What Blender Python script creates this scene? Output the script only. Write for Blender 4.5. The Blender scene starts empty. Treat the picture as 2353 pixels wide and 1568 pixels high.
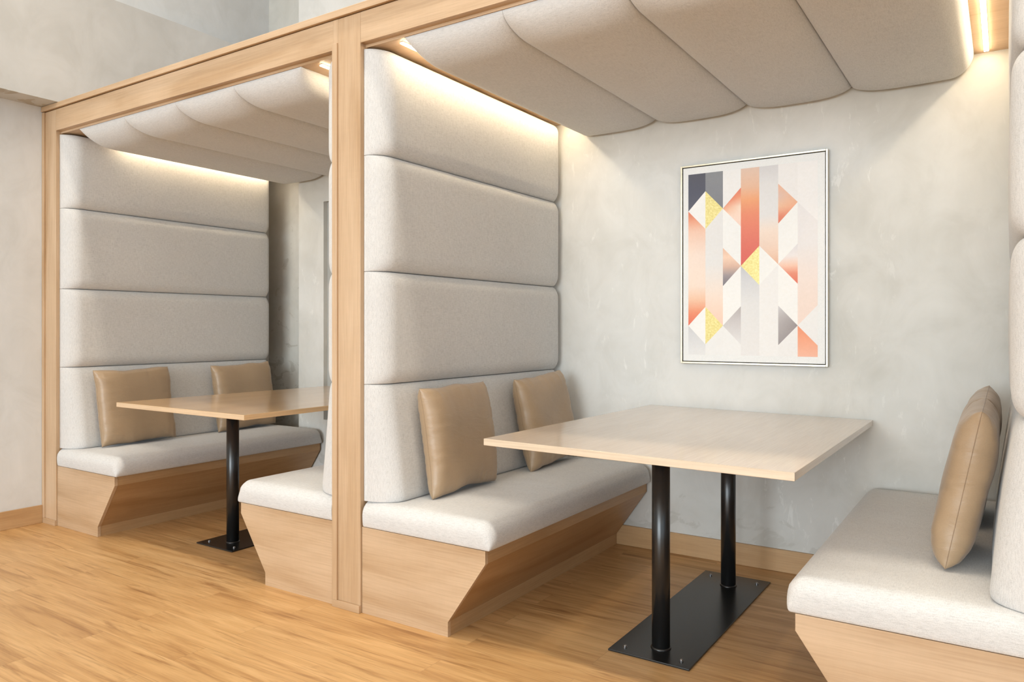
import bpy, bmesh, math, random
from mathutils import Vector, Matrix, noise

random.seed(7)
SC = bpy.context.scene
COL = SC.collection

# ------------------------------------------------------------------ helpers
def link(o):
    COL.objects.link(o)
    return o

def thing(name, label, cat, loc=(0, 0, 0), group=None):
    o = bpy.data.objects.new(name, None)
    o.empty_display_size = 0.1
    link(o)
    o.location = loc
    o['label'] = label
    o['category'] = cat
    if group:
        o['group'] = group
    return o

def tag(o, label, cat, group=None):
    o['label'] = label
    o['category'] = cat
    if group:
        o['group'] = group
    return o

def origin_of(parent):
    p = Vector((0, 0, 0))
    while parent is not None:
        p += parent.location
        parent = parent.parent
    return p

def obj(name, bm, mat, parent=None, smooth=False, label=None, recalc=True, loc=None):
    """bm is in world coordinates; the object's verts become local to its parent."""
    if recalc:
        bmesh.ops.recalc_face_normals(bm, faces=bm.faces)
    off = origin_of(parent)
    if loc is not None:
        off = off + Vector(loc)
    bmesh.ops.translate(bm, verts=bm.verts, vec=-off)
    me = bpy.data.meshes.new(name)
    bm.to_mesh(me)
    bm.free()
    if smooth:
        for p in me.polygons:
            p.use_smooth = True
    if mat is not None:
        me.materials.append(mat)
    o = bpy.data.objects.new(name, me)
    link(o)
    if parent is not None:
        o.parent = parent
    if loc is not None:
        o.location = loc
    if label:
        o['label'] = label
    return o

def struct(name, bm, mat, label=None, smooth=False):
    o = obj(name, bm, mat, smooth=smooth)
    o['kind'] = 'structure'
    if label:
        o['label'] = label
    return o

def add_box(bm, x0, x1, y0, y1, z0, z1, bev=0.0, seg=2):
    vs = [bm.verts.new((x, y, z)) for x in (x0, x1) for y in (y0, y1) for z in (z0, z1)]
    q = [(0, 1, 3, 2), (4, 6, 7, 5), (0, 4, 5, 1), (2, 3, 7, 6), (0, 2, 6, 4), (1, 5, 7, 3)]
    fs = [bm.faces.new([vs[i] for i in f]) for f in q]
    if bev > 0:
        bmesh.ops.recalc_face_normals(bm, faces=fs)
        es = list({e for f in fs for e in f.edges})
        bmesh.ops.bevel(bm, geom=es, offset=bev, segments=seg, profile=0.5, affect='EDGES')
    return bm

def box(x0, x1, y0, y1, z0, z1, bev=0.0, seg=2):
    return add_box(bmesh.new(), min(x0, x1), max(x0, x1), y0, y1, z0, z1, bev, seg)

def add_prism(bm, poly, y0, y1, bev=0.0):
    """poly is a list of (x, z); extruded along y."""
    a = [bm.verts.new((x, y0, z)) for x, z in poly]
    b = [bm.verts.new((x, y1, z)) for x, z in poly]
    n = len(poly)
    fs = [bm.faces.new(a), bm.faces.new(b[::-1])]
    for i in range(n):
        j = (i + 1) % n
        fs.append(bm.faces.new((a[j], a[i], b[i], b[j])))
    if bev > 0:
        bmesh.ops.recalc_face_normals(bm, faces=fs)
        es = list({e for f in fs for e in f.edges})
        bmesh.ops.bevel(bm, geom=es, offset=bev, segments=2, profile=0.5, affect='EDGES')
    return bm

def add_lathe(bm, cx, cy, prof, n=40):
    """prof is a list of (r, z) from bottom to top, closed with caps."""
    rings = []
    for r, z in prof:
        rings.append([bm.verts.new((cx + r * math.cos(2 * math.pi * k / n), cy + r * math.sin(2 * math.pi * k / n), z)) for k in range(n)])
    for a, b in zip(rings, rings[1:]):
        for k in range(n):
            j = (k + 1) % n
            bm.faces.new((a[k], a[j], b[j], b[k]))
    bm.faces.new(rings[0][::-1])
    bm.faces.new(rings[-1])
    return bm

def smoothstep(a, b, x):
    t = max(0.0, min(1.0, (x - a) / (b - a)))
    return t * t * (3 - 2 * t)

def E(s):
    """quarter-ellipse rise from 0 to 1 over s in 0..1"""
    s = max(0.0, min(1.0, s))
    return math.sqrt(max(0.0, 1 - (1 - s) ** 2))

def dense(lo, hi, ra, rb, na, nm, nb):
    """sample positions, dense towards both ends (cosine law over lengths ra, rb)"""
    out = [lo + ra * (1 - math.cos(math.pi / 2 * k / na)) for k in range(na)]
    a, b = lo + ra, hi - rb
    out += [a + (b - a) * k / nm for k in range(nm + 1)]
    out += [hi - rb * (1 - math.cos(math.pi / 2 * k / nb)) for k in range(nb - 1, -1, -1)]
    return out

def pad(us, vs, hfun, place):
    """closed padded shape: a height field over (u, v) with a flat back; place(u, v, h) -> xyz"""
    bm = bmesh.new()
    top = [[bm.verts.new(place(u, v, hfun(u, v))) for v in vs] for u in us]
    n, m = len(us), len(vs)
    for i in range(n - 1):
        for j in range(m - 1):
            bm.faces.new((top[i][j], top[i + 1][j], top[i + 1][j + 1], top[i][j + 1]))
    rim = [(i, 0) for i in range(n)] + [(n - 1, j) for j in range(1, m)] + \
          [(i, m - 1) for i in range(n - 2, -1, -1)] + [(0, j) for j in range(m - 2, 0, -1)]
    base = [bm.verts.new(place(us[i], vs[j], 0.0)) for i, j in rim]
    k = len(rim)
    for a in range(k):
        b = (a + 1) % k
        i, j = rim[a]
        p, q = rim[b]
        bm.faces.new((top[i][j], top[p][q], base[b], base[a]))
    bm.faces.new(base)
    return bm

# ------------------------------------------------------------------ materials
def newmat(name):
    m = bpy.data.materials.new(name)
    m.use_nodes = True
    nt = m.node_tree
    b = nt.nodes['Principled BSDF']
    return m, nt, b

def N(nt, kind, **kw):
    n = nt.nodes.new(kind)
    for k, v in kw.items():
        if k.startswith('i_'):
            n.inputs[k[2:].replace('_', ' ')].default_value = v
        else:
            setattr(n, k, v)
    return n

def ramp(nt, src, stops, interp='LINEAR'):
    r = nt.nodes.new('ShaderNodeValToRGB')
    r.color_ramp.interpolation = interp
    el = r.color_ramp.elements
    while len(el) > 1:
        el.remove(el[-1])
    el[0].position = stops[0][0]
    el[0].color = tuple(stops[0][1]) + (1,) if len(stops[0][1]) == 3 else stops[0][1]
    for p, c in stops[1:]:
        e = el.new(p)
        e.color = tuple(c) + (1,) if len(c) == 3 else c
    nt.links.new(src, r.inputs['Fac'])
    return r.outputs['Color']

def mixc(nt, fac, a, b, mode='MIX'):
    m = nt.nodes.new('ShaderNodeMix')
    m.data_type = 'RGBA'
    m.blend_type = mode
    for s, v in ((m.inputs[0], fac), (m.inputs[6], a), (m.inputs[7], b)):
        if hasattr(v, 'links'):
            nt.links.new(v, s)
        elif isinstance(v, (int, float)):
            s.default_value = v
        else:
            s.default_value = tuple(v) + (1,) if len(v) == 3 else v
    return m.outputs[2]

def mathn(nt, op, a, b=0.0, clamp=False):
    m = nt.nodes.new('ShaderNodeMath')
    m.operation = op
    m.use_clamp = clamp
    for s, v in ((m.inputs[0], a), (m.inputs[1], b)):
        if hasattr(v, 'links'):
            nt.links.new(v, s)
        else:
            s.default_value = v
    return m.outputs[0]

def mapped(nt, scale, loc=(0, 0, 0), rot=(0, 0, 0), src=None):
    mp = nt.nodes.new('ShaderNodeMapping')
    mp.inputs['Scale'].default_value = scale
    mp.inputs['Location'].default_value = loc
    mp.inputs['Rotation'].default_value = rot
    if src is None:
        src = nt.nodes.new('ShaderNodeTexCoord').outputs['Object']
    nt.links.new(src, mp.inputs['Vector'])
    return mp.outputs['Vector']

def noisen(nt, vec, scale=1.0, detail=4.0, rough=0.55, dist=0.0, w=None):
    n = nt.nodes.new('ShaderNodeTexNoise')
    if w is not None:
        n.noise_dimensions = '4D'
        nt.links.new(w, n.inputs['W'])
    nt.links.new(vec, n.inputs['Vector'])
    n.inputs['Scale'].default_value = scale
    n.inputs['Detail'].default_value = detail
    n.inputs['Roughness'].default_value = rough
    n.inputs['Distortion'].default_value = dist
    return n.outputs['Fac']

def bump(nt, b, h, strength=0.2, dist=0.002, prev=None):
    n = nt.nodes.new('ShaderNodeBump')
    n.inputs['Strength'].default_value = strength
    n.inputs['Distance'].default_value = dist
    nt.links.new(h, n.inputs['Height'])
    if prev is not None:
        nt.links.new(prev, n.inputs['Normal'])
    nt.links.new(n.outputs['Normal'], b.inputs['Normal'])
    return n.outputs['Normal']

def axis_scale(axis, along, across):
    return tuple(along if k == axis else across for k in range(3))

def wood(name, axis, light, dark, rough=0.42, spec=0.5, off=0.0, coat=0.0):
    """oak laminate with the grain along an axis (0 x, 1 y, 2 z)"""
    m, nt, b = newmat(name)
    o = (off, off * 0.7, off * 1.3)
    wav = noisen(nt, mapped(nt, axis_scale(axis, 1.1, 7.0), o), 1.0, 3.0, 0.5, 0.6)
    fib = noisen(nt, mapped(nt, axis_scale(axis, 5.0, 190.0), o), 1.0, 3.0, 0.6)
    fleck = noisen(nt, mapped(nt, axis_scale(axis, 60.0, 14.0), o), 1.0, 2.0, 0.5)
    base = ramp(nt, wav, [(0.28, dark), (0.47, tuple((l * 0.6 + d * 0.4) for l, d in zip(light, dark))), (0.68, light)])
    f2 = ramp(nt, fib, [(0.30, (0.86, 0.83, 0.80)), (0.62, (1.03, 1.03, 1.03))])
    c = mixc(nt, 0.75, base, f2, 'MULTIPLY')
    f3 = ramp(nt, fleck, [(0.35, (0.95, 0.95, 0.95)), (0.65, (1.02, 1.02, 1.02))])
    c = mixc(nt, 0.22, c, f3, 'MULTIPLY')
    nt.links.new(c, b.inputs['Base Color'])
    b.inputs['Roughness'].default_value = rough
    b.inputs['Specular IOR Level'].default_value = spec
    b.inputs['Coat Weight'].default_value = coat
    b.inputs['Coat Roughness'].default_value = 0.13
    b.inputs['Coat IOR'].default_value = 2.2
    bump(nt, b, fib, 0.10, 0.0006)
    return m

OAK_L, OAK_D = (0.595, 0.425, 0.275), (0.445, 0.285, 0.155)
M_OAK_X = wood('oak_grain_across', 0, OAK_L, OAK_D, off=1.7)
M_OAK_Y = wood('oak_grain_deep_shaded', 1, (0.52, 0.325, 0.165), (0.38, 0.215, 0.092), off=4.1)  # oak darkened in its colour for the shade on the slanted bench fronts
M_OAK_Z = wood('oak_grain_upright', 2, OAK_L, OAK_D, off=8.3)
M_OAK_T = wood('oak_table_laminate', 1, (0.80, 0.51, 0.25), (0.70, 0.42, 0.19), rough=0.36, spec=0.8, off=2.2, coat=1.0)
M_OAK_T2 = wood('oak_table_laminate_veiled', 1, (0.63, 0.49, 0.365), (0.56, 0.42, 0.295), rough=0.36, spec=0.8, off=2.2, coat=1.0)  # same oak, paled in its colour for the reflection veil on the right table
M_OAK_E = wood('oak_edge_band', 0, (0.70, 0.52, 0.34), (0.62, 0.44, 0.27), off=6.0)
M_OAK_E2 = wood('oak_edge_band_veiled', 0, (0.70, 0.58, 0.44), (0.63, 0.50, 0.36), off=6.0)  # edge oak with the glare on the right table put into its colour
M_OAK_SK = wood('oak_skirting', 0, (0.58, 0.37, 0.19), (0.48, 0.285, 0.13), off=3.3)
M_OAK_SKY = wood('oak_skirting_deep', 1, (0.58, 0.37, 0.19), (0.46, 0.27, 0.125), off=5.3)

def fabric(name, plane, col=(0.62, 0.612, 0.60)):
    """pale grey linen weave; plane is the axis the cloth faces"""
    m, nt, b = newmat(name)
    ax = [k for k in range(3) if k != plane]
    s1 = [460.0] * 3
    s1[ax[0]] = 52.0
    s2 = [460.0] * 3
    s2[ax[1]] = 52.0
    t1 = noisen(nt, mapped(nt, tuple(s1)), 1.0, 2.0, 0.6)
    t2 = noisen(nt, mapped(nt, tuple(s2)), 1.0, 2.0, 0.6)
    w = mathn(nt, 'ADD', t1, t2)
    w = mathn(nt, 'MULTIPLY', w, 0.5)
    big = noisen(nt, mapped(nt, (3.0, 3.0, 3.0)), 1.0, 3.0, 0.5)
    c = ramp(nt, w, [(0.35, tuple(k * 0.83 for k in col)), (0.50, col), (0.65, tuple(min(1, k * 1.10) for k in col))])
    t = ramp(nt, big, [(0.3, (0.97, 0.97, 0.975)), (0.7, (1.02, 1.015, 1.01))])
    c = mixc(nt, 1.0, c, t, 'MULTIPLY')
    nt.links.new(c, b.inputs['Base Color'])
    b.inputs['Roughness'].default_value = 0.9
    b.inputs['Specular IOR Level'].default_value = 0.15
    b.inputs['Sheen Weight'].default_value = 0.25
    b.inputs['Sheen Roughness'].default_value = 0.5
    bump(nt, b, w, 0.35, 0.0015)
    return m

M_FAB_X = fabric('linen_facing_sideways', 0)
M_FAB_Z = fabric('linen_facing_up', 2)

def satin(name, col):
    m, nt, b = newmat(name)
    n1 = noisen(nt, mapped(nt, (5, 5, 5)), 1.0, 3.0, 0.5)
    fine = noisen(nt, mapped(nt, (300, 300, 300)), 1.0, 2.0, 0.5)
    c = ramp(nt, n1, [(0.3, tuple(k * 0.92 for k in col)), (0.7, tuple(k * 1.06 for k in col))])
    f = ramp(nt, fine, [(0.3, (0.95, 0.95, 0.95)), (0.7, (1.04, 1.04, 1.04))])
    c = mixc(nt, 0.7, c, f, 'MULTIPLY')
    nt.links.new(c, b.inputs['Base Color'])
    b.inputs['Roughness'].default_value = 0.40
    b.inputs['Specular IOR Level'].default_value = 0.55
    b.inputs['Sheen Weight'].default_value = 0.15
    wr = noisen(nt, mapped(nt, (9, 9, 26)), 1.0, 3.0, 0.5, 1.0)
    p = bump(nt, b, wr, 0.25, 0.008)
    bump(nt, b, fine, 0.12, 0.0006, p)
    return m

M_TAN = satin('tan_satin', (0.37, 0.257, 0.155))
M_SEAM = satin('tan_stitching', (0.30, 0.20, 0.115))

def concrete(name, base, lo, scale=1.0, patches=None, streaks=0.0, scratches=0.0, bmp=0.15):
    m, nt, b = newmat(name)
    co = nt.nodes.new('ShaderNodeTexCoord').outputs['Object']
    cl = noisen(nt, mapped(nt, (0.9 * scale,) * 3, src=co), 1.0, 4.0, 0.6, 0.4)
    st = noisen(nt, mapped(nt, (6, 6, 0.9), src=co), 1.0, 4.0, 0.55, 0.3)
    mid = noisen(nt, mapped(nt, (5, 5, 4), (3, 1, 2), src=co), 1.0, 4.0, 0.65, 0.8)
    c = ramp(nt, cl, [(0.30, lo), (0.55, base), (0.75, tuple(min(1, k * 1.04) for k in base))])
    s = ramp(nt, st, [(0.32, (0.95, 0.95, 0.945)), (0.60, (1.01, 1.01, 1.01))])
    c = mixc(nt, 0.55 + streaks, c, s, 'MULTIPLY')
    s = ramp(nt, mid, [(0.33, (0.925, 0.922, 0.912)), (0.52, (1, 1, 1)), (0.70, (1.05, 1.05, 1.055))])
    c = mixc(nt, 0.8, c, s, 'MULTIPLY')
    if scratches > 0:
        sc = noisen(nt, mapped(nt, (22, 22, 7), (0, 0, 5), src=co), 1.0, 5.0, 0.7, 0.6)
        area = noisen(nt, mapped(nt, (1.6, 1.6, 1.4), (1.3, 0, 0.4), src=co), 1.0, 2.0, 0.5)
        a = ramp(nt, sc, [(0.60, (0, 0, 0)), (0.66, (1, 1, 1))])
        ar = ramp(nt, area, [(0.47, (0, 0, 0)), (0.62, (1, 1, 1))])
        f = mathn(nt, 'MULTIPLY', mathn(nt, 'MULTIPLY', a, ar), scratches)
        c = mixc(nt, f, c, tuple(min(1, k * 1.2) for k in base))
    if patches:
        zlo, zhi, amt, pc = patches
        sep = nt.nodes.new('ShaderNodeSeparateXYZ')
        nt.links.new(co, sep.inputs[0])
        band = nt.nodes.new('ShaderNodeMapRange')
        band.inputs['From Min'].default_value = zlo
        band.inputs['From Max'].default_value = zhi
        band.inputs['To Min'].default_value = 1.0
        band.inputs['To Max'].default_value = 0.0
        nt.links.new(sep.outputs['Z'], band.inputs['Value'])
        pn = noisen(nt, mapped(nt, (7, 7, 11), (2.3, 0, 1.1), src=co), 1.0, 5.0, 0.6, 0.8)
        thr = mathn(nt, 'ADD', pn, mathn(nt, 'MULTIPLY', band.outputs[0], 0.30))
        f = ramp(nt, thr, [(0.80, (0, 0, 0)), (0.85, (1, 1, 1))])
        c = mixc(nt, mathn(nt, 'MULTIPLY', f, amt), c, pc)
    nt.links.new(c, b.inputs['Base Color'])
    b.inputs['Roughness'].default_value = 0.75
    b.inputs['Specular IOR Level'].default_value = 0.3
    bump(nt, b, mid, bmp, 0.004)
    return m

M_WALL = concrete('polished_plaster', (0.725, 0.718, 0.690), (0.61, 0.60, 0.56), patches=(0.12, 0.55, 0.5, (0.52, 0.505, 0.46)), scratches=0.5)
M_WALL_L = concrete('pale_plaster', (0.71, 0.72, 0.725), (0.665, 0.67, 0.67), 1.3)
M_WALL_U = concrete('grey_plaster', (0.605, 0.61, 0.605), (0.54, 0.54, 0.53), 1.0, patches=(2.4575, 2.465, 0.6, (0.40, 0.34, 0.25)))
M_RAW = concrete('raw_concrete', (0.60, 0.585, 0.54), (0.48, 0.465, 0.425), 2.2, streaks=0.3, patches=(0.5, 3.2, 0.5, (0.36, 0.33, 0.28)))
M_NICHE = concrete('grey_recess_back', (0.46, 0.455, 0.43), (0.42, 0.415, 0.39))  # even grey, darker than the wall around the recess
M_CEIL = concrete('white_ceiling', (0.75, 0.74, 0.72), (0.72, 0.71, 0.69))

def floor_mat():
    m, nt, b = newmat('oak_floor_planks')
    co = nt.nodes.new('ShaderNodeTexCoord').outputs['Object']
    bk = nt.nodes.new('ShaderNodeTexBrick')
    nt.links.new(mapped(nt, (1, 1, 1), (0.23, 0.035, 0), src=co), bk.inputs['Vector'])
    bk.offset = 0.37
    bk.offset_frequency = 2
    bk.inputs['Scale'].default_value = 1.0
    bk.inputs['Brick Width'].default_value = 1.22
    bk.inputs['Row Height'].default_value = 0.128
    bk.inputs['Mortar Size'].default_value = 0.0007
    bk.inputs['Mortar Smooth'].default_value = 0.2
    bk.inputs['Color1'].default_value = (0, 0, 0, 1)
    bk.inputs['Color2'].default_value = (1, 1, 1, 1)
    bk.inputs['Mortar'].default_value = (0.5, 0.5, 0.5, 1)
    rnd = nt.nodes.new('ShaderNodeSeparateColor')
    nt.links.new(bk.outputs['Color'], rnd.inputs[0])
    w = mathn(nt, 'MULTIPLY', rnd.outputs[0], 23.0)
    g = noisen(nt, mapped(nt, (0.9, 11, 1), src=co), 1.0, 5.0, 0.55, 2.0, w=w)
    fib = noisen(nt, mapped(nt, (6, 150, 1), src=co), 1.0, 3.0, 0.6, w=w)
    strk = noisen(nt, mapped(nt, (1.6, 24, 1), (4, 2, 0), src=co), 1.0, 4.0, 0.62, 1.6, w=w)
    c = ramp(nt, g, [(0.28, (0.41, 0.215, 0.080)), (0.44, (0.56, 0.325, 0.135)), (0.56, (0.63, 0.385, 0.170)), (0.72, (0.70, 0.450, 0.215))])
    tint = ramp(nt, rnd.outputs[0], [(0.0, (0.96, 0.955, 0.95)), (1.0, (1.03, 1.03, 1.03))])
    c = mixc(nt, 1.0, c, tint, 'MULTIPLY')
    f = ramp(nt, fib, [(0.3, (0.80, 0.76, 0.72)), (0.6, (1.05, 1.05, 1.05))])
    c = mixc(nt, 0.6, c, f, 'MULTIPLY')
    f = ramp(nt, strk, [(0.31, (0.50, 0.39, 0.29)), (0.46, (1, 1, 1))])
    c = mixc(nt, 0.65, c, f, 'MULTIPLY')
    c = mixc(nt, mathn(nt, 'MULTIPLY', bk.outputs['Fac'], 0.45), c, (0.20, 0.11, 0.05))
    nt.links.new(c, b.inputs['Base Color'])
    b.inputs['Roughness'].default_value = 0.38
    b.inputs['Specular IOR Level'].default_value = 0.45
    bump(nt, b, fib, 0.06, 0.0006)
    return m

M_FLOOR = floor_mat()

def plain(name, col, rough=0.5, metal=0.0, spec=0.5, bmp=0.0, scale=60):
    m, nt, b = newmat(name)
    n = noisen(nt, mapped(nt, (scale,) * 3), 1.0, 3.0, 0.5)
    c = ramp(nt, n, [(0.3, tuple(k * 0.94 for k in col)), (0.7, tuple(min(1, k * 1.05) for k in col))])
    nt.links.new(c, b.inputs['Base Color'])
    b.inputs['Roughness'].default_value = rough
    b.inputs['Metallic'].default_value = metal
    b.inputs['Specular IOR Level'].default_value = spec
    if bmp:
        bump(nt, b, n, bmp, 0.0005)
    return m

M_STEEL = plain('black_powder_coat', (0.012, 0.012, 0.012), 0.27, 0.0, 0.6, 0.03, 250)
M_BOLT = plain('zinc_bolt', (0.35, 0.35, 0.36), 0.28, 1.0)
M_GILT = plain('champagne_metal', (0.66, 0.58, 0.43), 0.28, 1.0, 0.5, 0, 30)
M_GAP = plain('dark_shadow_board', (0.05, 0.045, 0.04), 0.8)
M_PAPER = plain('white_canvas', (0.86, 0.86, 0.85), 0.7, 0, 0.2, 0.05, 400)

def print_mat():
    m, nt, b = newmat('printed_ink')
    a = nt.nodes.new('ShaderNodeVertexColor')
    a.layer_name = 'ink'
    n = noisen(nt, mapped(nt, (90, 90, 90)), 1.0, 4.0, 0.6)
    t = ramp(nt, n, [(0.3, (0.94, 0.93, 0.90)), (0.7, (1.03, 1.03, 1.03))])
    c = mixc(nt, 0.35, a.outputs['Color'], t, 'MULTIPLY')
    nt.links.new(c, b.inputs['Base Color'])
    b.inputs['Roughness'].default_value = 0.7
    b.inputs['Specular IOR Level'].default_value = 0.2
    return m

M_INK = print_mat()

def foil_mat():
    m, nt, b = newmat('gold_leaf')
    n = noisen(nt, mapped(nt, (120, 120, 120)), 1.0, 4.0, 0.7)
    c = ramp(nt, n, [(0.3, (0.58, 0.46, 0.14)), (0.55, (0.72, 0.61, 0.24)), (0.75, (0.82, 0.74, 0.40))])
    nt.links.new(c, b.inputs['Base Color'])
    b.inputs['Roughness'].default_value = 0.45
    b.inputs['Metallic'].default_value = 0.25
    return m

M_FOIL = foil_mat()

def glow(name, col, strength):
    m, nt, b = newmat(name)
    b.inputs['Base Color'].default_value = (0.9, 0.9, 0.9, 1)
    b.inputs['Emission Color'].default_value = tuple(col) + (1,)
    b.inputs['Emission Strength'].default_value = strength
    return m

M_ALU = plain('white_aluminium', (0.8, 0.8, 0.8), 0.4, 0.0)
LED = (1.0, 0.82, 0.56, 36.0)
M_LED = glow('warm_led_diffuser', LED[:3], LED[3])

# ------------------------------------------------------------------ light levels (r, g, b, strength)
WORLD = (0.68, 0.86, 1.0, 0.85)
FILL_TOP = (1.0, 0.92, 0.8, 50)
WIN_R = (0.86, 0.95, 1.0, 120)
WIN_M = (0.86, 0.95, 1.0, 1090)
WIN_L = (0.75, 0.92, 1.0, 480)
LAMP = (1.0, 0.90, 0.75, 78)

# ------------------------------------------------------------------ layout (metres)
YW = 1.465            # back wall
BW = 2.288            # opening of a booth
X1 = -2.4425          # left booth's left side
X1R = -0.1545         # left booth's right side
X2 = 0.0              # right booth's left side
X2R = 2.288
ZC = 2.287            # booth ceiling board
ZB0, ZB1, ZCAP = 2.299, 2.422, 2.455

# ------------------------------------------------------------------ the room
struct('floor', box(-10, 11, -14, 2.2, -0.05, 0.0), M_FLOOR, 'warm oak plank floor')

bm = bmesh.new()
add_box(bm, -2.07, -1.815, YW, YW + 0.25, 0, 4.9)
add_box(bm, -1.815, -0.95, YW, YW + 0.25, 0, 0.511)
add_box(bm, -1.815, -0.95, YW, YW + 0.25, 2.035, 4.9)
add_box(bm, -0.95, 7.5, YW, YW + 0.25, 0, 4.9)
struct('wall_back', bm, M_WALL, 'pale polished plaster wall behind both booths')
struct('trim_1', box(-1.815, -0.95, YW + 0.035, YW + 0.06, 0.511, 2.035), M_NICHE, 'flat grey recess in the back wall of the left booth')
struct('trim_2', box(-2.62, -2.07, YW + 0.16, YW + 0.25, 0, 4.9), M_RAW, 'raw concrete strip in the corner behind the left booth')
struct('wall_left', box(-2.80, -2.596, -8, 1.8, 0, 4.9), M_WALL_L, 'pale plaster wall left of the booths')
struct('trim_3', box(-2.596, -2.401, -8, YW + 0.16, 2.457, 3.165), M_WALL_U, 'grey plaster bulkhead above the left wall')
struct('ceiling', box(-10, 11, -14, 2.2, 4.9, 5.0), M_CEIL)
struct('baseboard_left', box(-2.596, -2.582, -8, -0.016, 0, 0.105, 0.002), M_OAK_SKY)
struct('baseboard_back', box(0.02, 2.26, YW - 0.014, YW, 0, 0.105, 0.002), M_OAK_SK)

# ------------------------------------------------------------------ booth frame joinery
fr = thing('booth_surround', 'pale oak surround of posts and a long top beam framing both booths', 'booth surround', (X1R + 0.077, 0, 0))

def post(x0, x1, z1, zbead=None):
    """front board of a partition with a raised bead down its left edge and a plinth"""
    p = obj('post', box(x0 + 0.028, x1, -0.008, 0.03, 0.03, z1, 0.0015), M_OAK_Z, fr)
    zb = zbead or ZB0 + 0.024
    bm = box(x0, x0 + 0.028, -0.016, 0.03, 0.03, zb, 0.0015)
    obj('edge_bead', bm, M_OAK_Z, p)
    obj('plinth', box(x0, x1, -0.016, 0.03, 0.0, 0.03, 0.0015), M_OAK_X, p)
    if zb < z1:
        obj('upper_fillet', box(x0, x0 + 0.028, -0.008, 0.03, zb, z1), M_OAK_Z, p)
    return p

post(-2.594, X1, ZB1, ZB1)
post(X1R, X2, ZB1)
post(X2R, X2R + 0.1545, ZB1)
obj('top_beam', box(X1 + 0.0008, X1R - 0.0008, -0.008, 0.022, ZB0, ZB1, 0.001), M_OAK_X, fr)
obj('top_beam', box(X2 + 0.0008, X2R, -0.008, 0.022, ZB0, ZB1, 0.001), M_OAK_X, fr)
obj('cap_rail', box(-2.594, X2R + 0.155, -0.020, 0.20, ZB1 + 0.004, ZCAP, 0.0015), M_OAK_X, fr)
for a, b in ((-2.594, X1), (X1R, X2), (X2R, X2R + 0.1545)):
    obj('partition', box(a, b, 0.03, YW, 0.0, ZB1), M_OAK_Y, fr)
for a, b in ((X1, X1R), (X2, X2R)):
    obj('ceiling_board', box(a, b, 0.022, YW, ZC, ZC + 0.02), M_OAK_X, fr)

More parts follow.
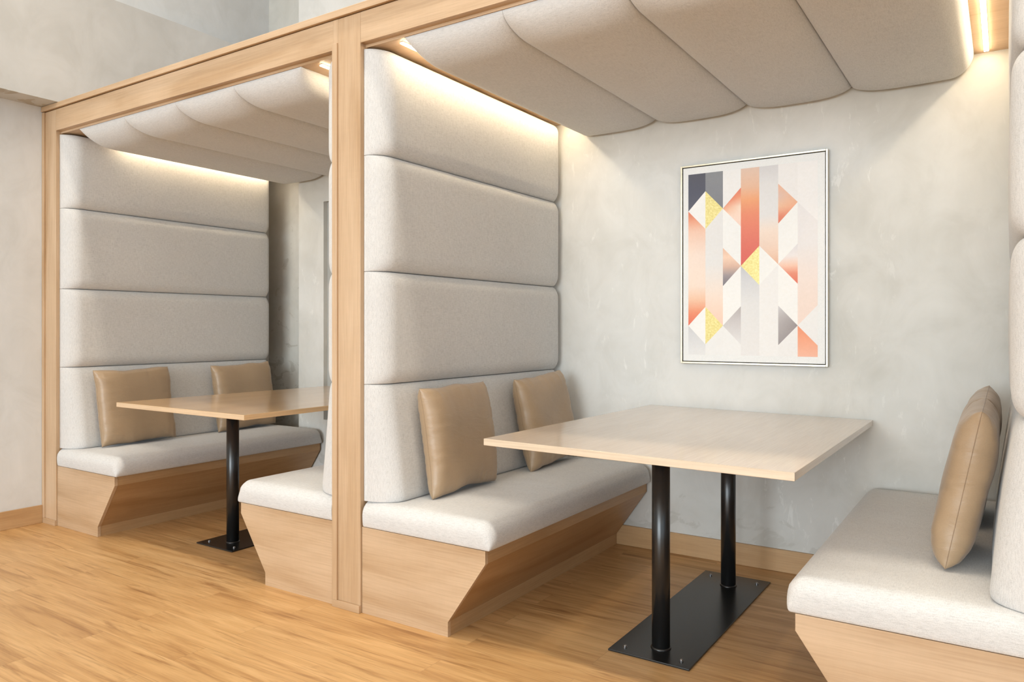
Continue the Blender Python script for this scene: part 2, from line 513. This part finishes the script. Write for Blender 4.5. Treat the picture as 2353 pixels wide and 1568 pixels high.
# ------------------------------------------------------------------ benches
def bench(xw, sg, label):
    X = lambda u: xw + sg * u
    t = thing('banquette_bench', label, 'bench', (X(0.3), 0.72, 0), 'banquette benches in the booths')
    ye = 1.449
    prof = [(X(0.0015), 0.0), (X(0.4405), 0.0), (X(0.4405), 0.0555), (X(0.6105), 0.2985), (X(0.6105), 0.347), (X(0.0015), 0.347)]
    obj('end_panel', add_prism(bmesh.new(), prof, 0.0, 0.018, 0.0008), M_OAK_X, t)
    # boards behind the end panel
    i = 0.0012
    obj('toe_kick', add_prism(bmesh.new(), [(X(0.41), 0.0), (X(0.4405 - i), 0.0), (X(0.4405 - i), 0.0555), (X(0.41), 0.0555)], 0.018, ye), M_OAK_Y, t)
    obj('slanted_panel', add_prism(bmesh.new(), [(X(0.41), 0.0555), (X(0.4405 - i), 0.0555), (X(0.6105 - i), 0.2985), (X(0.58), 0.2985)], 0.018, ye), M_OAK_Y, t)
    obj('fascia', add_prism(bmesh.new(), [(X(0.56), 0.2985), (X(0.6105 - i), 0.2985), (X(0.6105 - i), 0.347), (X(0.56), 0.347)], 0.018, ye), M_OAK_Y, t)
    obj('seat_deck', add_prism(bmesh.new(), [(X(0.0015), 0.325), (X(0.56), 0.325), (X(0.56), 0.347), (X(0.0015), 0.347)], 0.018, ye), M_OAK_X, t)
    obj('back_board', add_prism(bmesh.new(), [(X(0.0015), 0.0), (X(0.02), 0.0), (X(0.02), 0.325), (X(0.0015), 0.325)], 0.018, ye), M_OAK_X, t)
    # seat cushion: rounded top, crisp piped bottom edge, gentle sag and wrinkles
    u0, u1, y0, y1, z0, z1 = 0.011, 0.630, -0.004, 1.449, 0.348, 0.449
    us = dense(u0, u1, 0.03, 0.05, 6, 24, 9)
    ys = dense(y0, y1, 0.05, 0.03, 9, 60, 6)
    zs = [z0 + (z1 - z0) * (1 - math.cos(math.pi * k / 10)) / 2 for k in range(11)]
    bm = bmesh.new()
    cache = {}
    seed = 3.1 * xw

    def pt(u, y, z):
        key = (round(u, 6), round(y, 6), round(z, 6))
        if key in cache:
            return cache[key]
        f = smoothstep(z0, z0 + 0.055, z)
        r = 0.008 + 0.037 * f
        a, b, c = (u if u < (u0 + u1) / 2 else min(u, u1 - r)), min(max(y, y0 + r), y1 - r), min(max(z, z0 + r), z1 - r)
        d = Vector((u - a, y - b, z - c))
        if d.length > 1e-9:
            d.normalize()
        p = Vector((a, b, c)) + d * r
        h = (p.z - z0) / (z1 - z0)
        bul = 0.009 * math.sin(math.pi * min(1, h * 1.15)) if h < 0.87 else 0
        if p.x > (u0 + u1) / 2:
            p.x += bul * smoothstep(u1 - 0.06, u1 - 0.01, p.x)
        if p.y < 0.2:
            p.y -= 0.4 * bul * smoothstep(0.05, 0.0, p.y)
        if h > 0.6:
            n = noise.noise(Vector((p.x * 3 + seed, p.y * 3, 0)))
            n2 = noise.noise(Vector((p.x * 9 + p.y * 5 + seed, p.y * 14 - p.x * 3, 3)))
            k = smoothstep(0.14, 0.26, p.x - u0) * smoothstep(0, 0.12, u1 - p.x) * smoothstep(0, 0.12, p.y - y0) * smoothstep(0, 0.12, y1 - p.y)
            p.z += k * (0.0045 + 0.005 * n + 0.0022 * n2)
        v = bm.verts.new((X(p.x), p.y, p.z))
        cache[key] = v
        return v

    def quadgrid(A, B, fn):
        for i_ in range(len(A) - 1):
            for j_ in range(len(B) - 1):
                bm.faces.new((fn(A[i_], B[j_]), fn(A[i_ + 1], B[j_]), fn(A[i_ + 1], B[j_ + 1]), fn(A[i_], B[j_ + 1])))
    quadgrid(us, ys, lambda a, b: pt(a, b, z1))
    quadgrid(us, ys, lambda a, b: pt(a, b, z0))
    quadgrid(us, zs, lambda a, b: pt(a, y0, b))
    quadgrid(us, zs, lambda a, b: pt(a, y1, b))
    quadgrid(ys, zs, lambda a, b: pt(u0, a, b))
    quadgrid(ys, zs, lambda a, b: pt(u1, a, b))
    obj('seat_cushion', bm, M_FAB_Z, t, smooth=True, label='pale grey linen seat cushion')
    return t

bench(X1, 1, 'oak bench with grey seat along the far left side of the left booth')
bench(X1R, -1, 'oak bench with grey seat just left of the middle post')
bench(X2, 1, 'oak bench with grey seat just right of the middle post')
bench(X2R, -1, 'oak bench with grey seat at the right edge of the right booth')

# ------------------------------------------------------------------ padded back panels
SEAMS = [0.444, 0.921, 1.378, 1.848, 2.279]

def back_panel(xw, sg, label):
    X = lambda u: xw + sg * u
    t = thing('upholstered_back_panel', label, 'padded wall panel', (X(0.0), 0.72, SEAMS[0]), 'tall padded back panels in the booths')
    for k in range(4):
        za, zb = SEAMS[k] + 0.001, SEAMS[k + 1] - 0.001
        if k == 0:
            za = SEAMS[0] + 0.006
        y0, y1 = 0.012, 1.456
        us = dense(y0, y1, 0.085, 0.06, 12, 30, 10)
        vs = dense(za, zb, 0.07, 0.07, 10, 14, 10)
        rnd = 5.0 * k + xw

        def h(y, z, k=k, za=za, zb=zb, rnd=rnd):
            ef = E((y - y0) / 0.085)
            eb = E((y1 - y) / 0.055)
            if k == 0:
                t0 = 0.152 - 0.060 * (z - za) / (zb - za)
                lo = 0.90 + 0.10 * E((z - za) / 0.03)
                hi = 0.78 + 0.22 * E((zb - z) / 0.05)
            else:
                t0 = 0.103
                lo = 0.66 + 0.34 * E((z - za) / 0.062)
                hi = 0.66 + 0.34 * E((zb - z) / 0.062)
                if k == 3:
                    hi = 0.55 + 0.45 * E((zb - z) / 0.045)
            s = (z - za) / (zb - za)
            crown = 1.0 + 0.05 * math.sin(math.pi * s) * math.sin(math.pi * (y - y0) / (y1 - y0))
            wob = 1.0 + 0.02 * noise.noise(Vector((y * 3, z * 3, rnd)))
            # the far end corners are rounded like a cushion
            cr = min((z - za), (zb - z)) / 0.05
            eb2 = E((y1 - y - 0.012 * (1 - min(1, max(0, cr)))) / 0.055)
            return t0 * ef * min(eb, eb2) * min(lo, hi) * crown * wob
        bm = pad(us, vs, h, lambda y, z, q: (X(0.0015 + q), y, z))
        obj('padded_section', bm, M_FAB_X, t, smooth=True)
    return t

back_panel(X1, 1, 'tall padded grey back panel on the far left side of the left booth')
back_panel(X1R, -1, 'padded grey back panel seen edge on, just left of the middle post')
back_panel(X2, 1, 'tall padded grey back panel just right of the middle post')
back_panel(X2R, -1, 'padded grey back panel cut off by the right edge of the photo')

# ------------------------------------------------------------------ padded ceiling lobes
def ceiling_pad(xs, label):
    t = thing('padded_ceiling_panel', label, 'padded ceiling panel', ((xs[0] + xs[-1]) / 2, 0.72, ZC), 'padded ceiling panels of the booths')
    y0, y1 = 0.026, 1.458
    for k in range(4):
        xa, xb = xs[k] + 0.0008, xs[k + 1] - 0.0008
        us = dense(xa, xb, 0.15, 0.15, 14, 8, 14)
        vs = dense(y0, y1, 0.15, 0.05, 14, 30, 9)

        def h(x, y, k=k, xa=xa, xb=xb):
            ef = E((y - y0) / 0.16)
            eb = 0.62 + 0.38 * E((y1 - y) / 0.045)
            la = E((x - xa) / (0.085 if k == 0 else 0.15))
            lb = E((xb - x) / (0.085 if k == 3 else 0.15))
            fa = la if k == 0 else 0.60 + 0.40 * la
            fb = lb if k == 3 else 0.60 + 0.40 * lb
            crown = 1.0 + 0.05 * math.sin(math.pi * (x - xa) / (xb - xa))
            return 0.096 * ef * eb * min(fa, fb) * crown
        bm = pad(us, vs, h, lambda x, y, q: (x, y, ZC - 0.0005 - q))
        obj('padded_section', bm, M_FAB_Z, t, smooth=True)
    return t

ceiling_pad([-2.247, -1.783, -1.319, -0.854, -0.388], 'padded grey ceiling of four rolls over the left booth')
ceiling_pad([0.205, 0.667, 1.131, 1.596, 2.062], 'padded grey ceiling of four wide rolls over the right booth')

# ------------------------------------------------------------------ LED strips
def led(x, label, ya=0.050):
    """slim aluminium channel with an opal diffuser set flush in its mouth"""
    t = thing('led_strip', label, 'light strip', (x, 0.74, ZC), 'warm light strips beside the padded ceilings')
    bm = bmesh.new()
    add_box(bm, x - 0.0095, x - 0.0083, ya, 1.430, ZC - 0.0035, ZC - 0.0004)
    add_box(bm, x + 0.0083, x + 0.0095, ya, 1.430, ZC - 0.0035, ZC - 0.0004)
    add_box(bm, x - 0.0083, x + 0.0083, ya, ya + 0.002, ZC - 0.0035, ZC - 0.0004)
    add_box(bm, x - 0.0083, x + 0.0083, 1.428, 1.430, ZC - 0.0035, ZC - 0.0004)
    obj('channel', bm, M_ALU, t)
    obj('diffuser', box(x - 0.0082, x + 0.0082, ya + 0.0025, 1.4275, ZC - 0.0075, ZC - 0.002), M_LED, t)
    return t

led(-2.305, 'warm light strip above the far left padded back panel, hidden behind the ceiling roll', 0.30)
led(-0.292, 'short visible warm light strip at the top right corner of the left booth')
led(0.168, 'warm light strip at the top left corner of the right booth')
led(2.105, 'long bright light strip at the top right edge of the photo')

# ------------------------------------------------------------------ tables
def table(fl, fr_, bl, br, zl, zr, cx, label, mat, edge):
    """corner points (x, y) of the top; zl, zr heights of its left and right edges"""
    t = thing('booth_table', label, 'table', (cx, 0.72, 0), 'rectangular tables in the booths')
    th = 0.0245
    bm = bmesh.new()
    tv, bv = [], []
    for (x, y), z in ((fl, zl), (fr_, zr), (br, zr), (bl, zl)):
        tv.append(bm.verts.new((x, y, z)))
        bv.append(bm.verts.new((x, y, z - th)))
    fs = [bm.faces.new(tv), bm.faces.new(bv[::-1])]
    for i in range(4):
        j = (i + 1) % 4
        fs.append(bm.faces.new((tv[j], tv[i], bv[i], bv[j])))
    bmesh.ops.recalc_face_normals(bm, faces=bm.faces)
    bmesh.ops.bevel(bm, geom=list(bm.edges), offset=0.0012, segments=2, profile=0.5, affect='EDGES')
    top = obj('tabletop', bm, mat, t)
    # edge bands 1 mm proud of the top's front and sides
    bm = bmesh.new()
    o = 0.0006
    def band(p, q, za, zb, nx, ny):
        a = [Vector((p[0], p[1], za - 0.0012)), Vector((q[0], q[1], zb - 0.0012)), Vector((q[0], q[1], zb - th + 0.0012)), Vector((p[0], p[1], za - th + 0.0012))]
        d = Vector((nx, ny, 0))
        f = [bm.verts.new(v + d * o) for v in a]
        g = [bm.verts.new(v - d * 0.001) for v in a]
        bm.faces.new(f)
        bm.faces.new(g[::-1])
        for i in range(4):
            j = (i + 1) % 4
            bm.faces.new((f[j], f[i], g[i], g[j]))
    band(fl, fr_, zl, zr, 0, -1)
    obj('edge_band', bm, edge, top, label='pale front edge band')
    ct = 0.5 * (zl + zr) - th
    pl = obj('base_plate', box(cx - 0.15, cx + 0.15, 0.2237, 1.2623, 0.0, 0.007, 0.0015), M_STEEL, t)
    for sx in (-1, 1):
        for y in (0.2237 + 0.047, 1.2623 - 0.06):
            bm = bmesh.new()
            x = cx + sx * 0.105
            add_lathe(bm, x, y, [(0.0085, 0.007), (0.0085, 0.0078), (0.0062, 0.0085), (0.0062, 0.0115), (0.0045, 0.0135), (0.0022, 0.0140)], 16)
            obj('bolt', bm, M_BOLT, pl, smooth=False, label='small zinc bolt')
    for y in (0.3365, 1.1153):
        bm = bmesh.new()
        add_lathe(bm, cx + 0.004, y, [(0.032, 0.007), (0.032, ct - 0.004)], 48)
        po = obj('pole', bm, M_STEEL, t, smooth=False)
        for p in po.data.polygons:
            p.use_smooth = len(p.vertices) == 4
        bm = bmesh.new()
        add_lathe(bm, cx + 0.004, y, [(0.0362, 0.0072), (0.0362, 0.0085), (0.0345, 0.0118), (0.0322, 0.0135)], 48)
        obj('weld_collar', bm, M_STEEL, po, smooth=True)
        bm = bmesh.new()
        add_box(bm, cx - 0.06, cx + 0.068, y - 0.064, y + 0.064, ct - 0.006, ct - 0.0005, 0.001)
        obj('mounting_plate', bm, M_STEEL, po)
    return t

table((-1.826, 0.008), (-0.745, 0.002), (-1.752, 1.44), (-0.742, 1.44), 0.750, 0.750, -1.287,
      'oak-topped table in the left booth, on a black base seen beyond the bench', M_OAK_T, M_OAK_E)
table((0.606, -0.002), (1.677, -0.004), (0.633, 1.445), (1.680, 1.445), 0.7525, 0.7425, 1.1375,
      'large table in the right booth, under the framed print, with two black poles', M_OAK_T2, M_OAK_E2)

# ------------------------------------------------------------------ framed print
FX0, FX1, FZ0, FZ1 = 0.800, 1.4965, 0.973, 1.9645
pic = thing('framed_print', 'tall abstract geometric print in a thin champagne metal frame', 'picture', ((FX0 + FX1) / 2, YW, FZ0))
yf, yb = YW - 0.030, YW - 0.0005
fw = 0.0085
bm = bmesh.new()
add_box(bm, FX0, FX0 + fw, yf, yb, FZ0, FZ1, 0.001)
add_box(bm, FX1 - fw, FX1, yf, yb, FZ0, FZ1, 0.001)
add_box(bm, FX0 + fw, FX1 - fw, yf, yb, FZ0, FZ0 + fw, 0.001)
add_box(bm, FX0 + fw, FX1 - fw, yf, yb, FZ1 - fw, FZ1, 0.001)
obj('frame', bm, M_GILT, pic, label='thin champagne metal frame')
obj('backing_board', box(FX0 + fw, FX1 - fw, YW - 0.012, YW - 0.002, FZ0 + fw, FZ1 - fw), M_GAP, pic)
g = 0.0035
cx0, cx1, cz0, cz1 = FX0 + fw + g, FX1 - fw - g, FZ0 + fw + g, FZ1 - fw - g
cv = obj('canvas', box(cx0, cx1, yf + 0.004, YW - 0.012, cz0, cz1, 0.001), M_PAPER, pic, label='white canvas')
px0, px1, pz0, pz1 = FX0 + 0.0395, FX1 - 0.0440, FZ0 + 0.044, FZ1 - 0.046

def lin(c):
    out = []
    for k in c:
        k = k / 255.0
        out.append(k / 12.92 if k <= 0.04045 else ((k + 0.055) / 1.055) ** 2.4)
    return out

def grad(stops, v):
    if v <= stops[0][0]:
        return stops[0][1]
    for (a, ca), (b, cb) in zip(stops, stops[1:]):
        if v <= b:
            f = (v - a) / (b - a)
            return tuple(x + (y - x) * f for x, y in zip(ca, cb))
    return stops[-1][1]

W0 = (246, 245, 243)
L1, L2, L3, L4, L5, L6, L7, L8, L9 = 0.100, 0.204, 0.308, 0.418, 0.520, 0.625, 0.736, 0.840, 0.942
T = []     # (column, top at left, top at right, bottom at left, bottom at right, stops left, stops right)
def tile(c, tl, tr, bl, br, s, s2=None):
    if not isinstance(s, list):
        s = [(0, s)]
    if s2 is not None and not isinstance(s2, list):
        s2 = [(0, s2)]
    T.append((c, tl, tr, bl, br, s, s2 or s))
# column 0
tile(0, 0, 0, L2, L1, [(0, (97, 98, 108)), (.10, (96, 98, 112)), (.2, (104, 106, 118))])
tile(0, L2, L1, L2, L3, W0)
tile(0, L2, L3, L8, L7, [(.2, (226, 132, 106)), (.25, (238, 162, 132)), (.31, (245, 205, 184)), (.45, (245, 226, 214)), (.62, (246, 226, 212)), (.70, (244, 200, 172)), (.77, (238, 150, 118)), (.84, (231, 120, 100))])
tile(0, L8, L7, L8, L9, W0)
tile(0, L8, L9, 1, 1, [(.84, (212, 212, 215)), (1, (233, 232, 232))])
# column 1
tile(1, 0, 0, L1, L2, [(0, (146, 148, 152)), (.08, (142, 144, 150)), (.2, (136, 138, 146))])
tile(1, L3, L2, L7, L8, [(.2, (236, 234, 233)), (.5, (234, 232, 231)), (.66, (245, 228, 216)), (.75, (249, 219, 202)), (.84, (249, 208, 190))])
tile(1, L9, L8, 1, 1, (239, 238, 237))
# column 2
tile(2, 0, 0, L2, L1, (242, 240, 239))
tile(2, L2, L1, L2, L3, [(.10, (232, 132, 110)), (.16, (230, 128, 104)), (.21, (243, 184, 152)), (.25, (249, 222, 205)), (.31, (249, 219, 205))], [(.10, (230, 130, 110)), (.15, (240, 165, 132)), (.20, (250, 226, 208)), (.31, (249, 218, 205))])
tile(2, L2, L3, L4, L5, W0)
tile(2, L4, L5, L6, L5, [(.42, (238, 196, 172)), (.47, (250, 218, 196)), (.52, (225, 190, 172)), (.57, (165, 155, 158)), (.63, (118, 118, 128))])
tile(2, L6, L5, L8, L7, W0)
tile(2, L8, L7, L8, L9, [(.74, (188, 181, 181)), (.80, (204, 199, 200)), (.94, (232, 230, 230))])
tile(2, L8, L9, 1, 1, (240, 239, 238))
# column 3
tile(3, 0, 0, L5, L4, [(0, (228, 200, 184)), (.10, (234, 192, 166)), (.17, (240, 170, 128)), (.25, (236, 148, 120)), (.35, (231, 134, 116)), (.52, (222, 110, 104))])
tile(3, L5, L6, 1, 1, [(.52, (204, 205, 210)), (.60, (218, 218, 221)), (.72, (230, 229, 229)), (1, (236, 233, 232))])
# column 4
tile(4, 0, 0, L4, L5, [(0, (216, 214, 216)), (.10, (228, 226, 226)), (.26, (231, 229, 229)), (.34, (246, 226, 212)), (.42, (242, 216, 200)), (.47, (239, 205, 184)), (.52, (235, 186, 158))])
tile(4, L4, L5, L6, L5, W0)
tile(4, L6, L5, 1, 1, (241, 239, 238))
# column 5
tile(5, 0, 0, L1, L2, (240, 237, 236))
tile(5, L1, L2, L3, L2, [(.10, (236, 186, 158)), (.16, (228, 198, 186)), (.22, (240, 196, 166)), (.27, (230, 145, 120)), (.31, (221, 126, 108))], [(.10, (236, 186, 158)), (.20, (238, 182, 150)), (.31, (226, 130, 110))])
tile(5, L3, L2, L5, L4, W0)
tile(5, L5, L4, L5, L6, [(.42, (226, 223, 225)), (.48, (240, 232, 231)), (.53, (245, 204, 184)), (.57, (234, 150, 126)), (.63, (226, 122, 104))])
tile(5, L5, L6, L7, L8, W0)
tile(5, L7, L8, L9, L8, [(.74, (216, 213, 215)), (.80, (190, 185, 186)), (.88, (176, 170, 171)), (.94, (160, 154, 156))], [(.74, (190, 185, 186)), (.84, (158, 150, 151)), (.94, (160, 154, 156))])
tile(5, L9, L8, 1, 1, (239, 237, 236))
# column 6
tile(6, 0, 0, L2, L3, (243, 240, 239))
tile(6, L2, L3, L8, L7, [(.2, (238, 234, 234)), (.42, (235, 231, 231)), (.55, (241, 227, 221)), (.70, (243, 224, 214)), (.84, (244, 222, 211))])
tile(6, L8, L7, L8, L9, (240, 238, 237))
tile(6, L8, L9, 1, 1, [(.84, (241, 156, 122)), (.92, (243, 172, 142)), (1, (246, 190, 166))])

bm = bmesh.new()
ly = bm.loops.layers.float_color.new('ink')
yp = yf + 0.004 - 0.0006
CW = (px1 - px0) / 7.0
for c, tl, tr, bl, br, s1, s2 in T:
    nu, nv = 6, 28
    gv = [[None] * (nv + 1) for _ in range(nu + 1)]
    gc = {}
    for i in range(nu + 1):
        a = i / nu
        for j in range(nv + 1):
            b = j / nv
            v = (tl + (tr - tl) * a) * (1 - b) + (bl + (br - bl) * a) * b
            vert = bm.verts.new((px0 + CW * (c + a), yp, pz1 - (pz1 - pz0) * v))
            gv[i][j] = vert
            ca, cb = grad(s1, v), grad(s2, v)
            gc[vert] = tuple(lin([x + (y - x) * a for x, y in zip(ca, cb)])) + (1.0,)
    for i in range(nu):
        for j in range(nv):
            q = (gv[i][j], gv[i][j + 1], gv[i + 1][j + 1], gv[i + 1][j])
            if len({tuple(round(k, 6) for k in x.co) for x in q}) < 4:
                q2 = []
                seen = set()
                for x in q:
                    key = tuple(round(k, 6) for k in x.co)
                    if key not in seen:
                        seen.add(key)
                        q2.append(x)
                q = q2
            if len(q) < 3:
                continue
            f = bm.faces.new(q)
            for lp in f.loops:
                lp[ly] = gc[lp.vert]
loose = [v for v in bm.verts if not v.link_faces]
bmesh.ops.delete(bm, geom=loose, context='VERTS')
obj('printed_pattern', bm, M_INK, cv, recalc=False, label='printed geometric pattern in coral, blush and slate')
for c, pts in ((1, ((0, L1), (1, L2), (0, L3))), (1, ((0, L7), (1, L8), (0, L9))), (3, ((0, L5), (1, L4), (1, L6)))):
    bm = bmesh.new()
    bm.faces.new([bm.verts.new((px0 + CW * (c + a), yp, pz1 - (pz1 - pz0) * v)) for a, v in pts])
    obj('gold_leaf_triangle', bm, M_FOIL, cv, label='gold leaf triangle of the print')

# ------------------------------------------------------------------ pillows
def pillow(base, top, width, sg, label, seed, thick=0.118, yaw=0.0, twist=0.0):
    """base, top: mid points (x, y, z) of the lower and upper edge seen along the pillow's plane; sg: facing side"""
    b, tp = Vector(base), Vector(top)
    up = (tp - b)
    hgt = up.length
    up.normalize()
    side = Vector((math.sin(yaw), math.cos(yaw), twist)).normalized()
    side = (side - up * side.dot(up)).normalized()
    nor = side.cross(up).normalized()
    if nor.x * sg < 0:
        nor = -nor
    t = thing('throw_pillow', label, 'pillow', tuple(b), 'tan satin pillows on the benches')
    n = 56
    ss = [-math.cos(math.pi * k / n) for k in range(n + 1)]
    bm = bmesh.new()
    hw, hh = width / 2, hgt / 2
    cen = (b + tp) / 2

    def rim(u, v):
        # sides bow in a little between the pointed corners
        k = 0.035
        uu = u * (1 - k * (1 - v * v)) if abs(u) > 0 else 0
        vv = v * (1 - k * (1 - u * u))
        return uu, vv

    def point(u, v, s):
        uu, vv = rim(u, v)
        e = (max(0.0, 1 - abs(u) ** 8.0) ** 0.5) * (max(0.0, 1 - abs(v) ** 4.6) ** 0.5)
        w = noise.noise(Vector((u * 1.3 + seed, v * 1.3, s)))
        puck = noise.noise(Vector((u * 2 + seed * 3, v * 11, 5 + s))) * abs(u) ** 5 + noise.noise(Vector((u * 11, v * 2 + seed, 9 + s))) * abs(v) ** 5
        h = s * thick / 2 * e * (1 + 0.13 * w + 0.17 * puck)
        dx = 0.006 * noise.noise(Vector((seed, v * 2.5, 1))) * abs(u) ** 3
        dz = 0.010 * noise.noise(Vector((u * 2.2 + seed, seed, 2))) * abs(v) ** 3
        return cen + side * (uu * hw + dx) + up * (vv * hh + dz) + nor * h
    grid = {}
    for s in (1, -1):
        for i in range(n + 1):
            for j in range(n + 1):
                edge = i in (0, n) or j in (0, n)
                if s == -1 and edge:
                    grid[(s, i, j)] = grid[(1, i, j)]
                else:
                    grid[(s, i, j)] = bm.verts.new(point(ss[i], ss[j], s))
        for i in range(n):
            for j in range(n):
                q = (grid[(s, i, j)], grid[(s, i + 1, j)], grid[(s, i + 1, j + 1)], grid[(s, i, j + 1)])
                bm.faces.new(q if s == 1 else q[::-1])
    cov = obj('cover', bm, M_TAN, t, smooth=True)
    # stitched seam round the rim
    bm = bmesh.new()
    ring = [(i, 0) for i in range(n)] + [(n, j) for j in range(n)] + [(i, n) for i in range(n, 0, -1)] + [(0, j) for j in range(n, 0, -1)]
    pts = [point(ss[i], ss[j], 1) for i, j in ring]
    rings = []
    m = len(pts)
    for k, p in enumerate(pts):
        d = (pts[(k + 1) % m] - pts[k - 1])
        d = d.normalized() if d.length > 1e-9 else up
        o1 = d.cross(nor).normalized()
        rings.append([bm.verts.new(p + (o1 * math.cos(a) + nor * math.sin(a)) * 0.0011) for a in (0, 1.5708, 3.1416, 4.7124)])
    for k in range(m):
        A, B = rings[k], rings[(k + 1) % m]
        for a in range(4):
            c = (a + 1) % 4
            bm.faces.new((A[a], A[c], B[c], B[a]))
    obj('seam', bm, M_SEAM, t, smooth=True)
    return t

pillow((X1 + 0.232, 0.365, 0.462), (X1 + 0.172, 0.350, 0.905), 0.465, 1, 'tan satin pillow nearest the post on the far left bench, with a creased side', 1.3)
pillow((X1 + 0.232, 1.140, 0.462), (X1 + 0.172, 1.125, 0.905), 0.470, 1, 'tan satin pillow on the far left bench partly hidden by the oak tabletop', 2.9)
pillow((0.234, 0.386, 0.462), (0.170, 0.382, 0.908), 0.448, 1, 'tan satin pillow nearest the middle post in the right booth', 4.4)
pillow((0.252, 1.110, 0.466), (0.172, 1.085, 0.912), 0.458, 1, 'tan satin pillow in the far corner of the right booth, behind the table corner', 6.2)
pillow((2.027, 0.485, 0.462), (2.117, 0.470, 0.918), 0.430, -1, 'tan satin pillow nearest the camera on the right edge bench, seen side on', 7.7, thick=0.120)
pillow((2.030, 1.040, 0.462), (2.116, 1.030, 0.918), 0.450, -1, 'tan satin pillow peeking out behind the nearest one on the right edge bench', 9.1, thick=0.128)

# ------------------------------------------------------------------ light
w = bpy.data.worlds.new('daylight')
SC.world = w
w.use_nodes = True
bg = w.node_tree.nodes['Background']
bg.inputs['Color'].default_value = WORLD[:3] + (1,)
bg.inputs['Strength'].default_value = WORLD[3]

def area(name, loc, rot, sx, sy, power, col, spread=None):
    l = bpy.data.lights.new(name, 'AREA')
    l.shape = 'RECTANGLE'
    l.size, l.size_y = sx, sy
    l.energy = power
    l.color = col
    if spread:
        l.spread = spread
    o = bpy.data.objects.new(name, l)
    link(o)
    o.location = loc
    o.rotation_euler = rot
    return o

R = math.radians
# daylight through the window walls behind the camera
area('window_daylight_middle', (0.8, -13.0, 2.45), (R(90), 0, 0), 8.0, 4.6, WIN_M[3], WIN_M[:3])
area('window_daylight_right', (8.5, -9.0, 2.45), (R(90), 0, R(42)), 8.0, 4.6, WIN_R[3], WIN_R[:3])
area('window_daylight_left', (-8.0, -9.5, 2.45), (R(90), 0, R(-42)), 8.0, 4.6, WIN_L[3], WIN_L[:3])
# unseen overhead fill, added in front of the booths to lift the seat tops
area('overhead_fill', (0.0, -2.4, 4.7), (0, 0, 0), 9.0, 1.2, FILL_TOP[3], FILL_TOP[:3])
# row of warm ceiling lamps above the front of the booths
area('ceiling_lamp_row', (0.0, -0.42, 4.6), (0, 0, 0), 9.0, 0.16, LAMP[3], LAMP[:3], R(120))

# ------------------------------------------------------------------ camera
f = 1726.3
cam = bpy.data.cameras.new('camera')
cam.sensor_fit = 'HORIZONTAL'
cam.sensor_width = 36.0
cam.lens = f / 2353.0 * 36.0
cam.shift_x = 0.0
cam.shift_y = -(784.0 - 755.28) / 2353.0
cam.clip_start = 0.02
co = bpy.data.objects.new('camera', cam)
link(co)
co.location = (2.1726, -2.19947, 1.14735)
co.rotation_euler = (math.radians(90), 0, math.radians(33.338))
SC.camera = co

SC.cycles.max_bounces = 7
SC.cycles.diffuse_bounces = 4
SC.cycles.glossy_bounces = 3
SC.cycles.transmission_bounces = 1
SC.cycles.caustics_reflective = False
SC.cycles.caustics_refractive = False
SC.view_settings.view_transform = 'Standard'
SC.view_settings.look = 'None'
SC.view_settings.gamma = 1.0
SC.view_settings.use_curve_mapping = False
SC.view_settings.exposure = 0.11
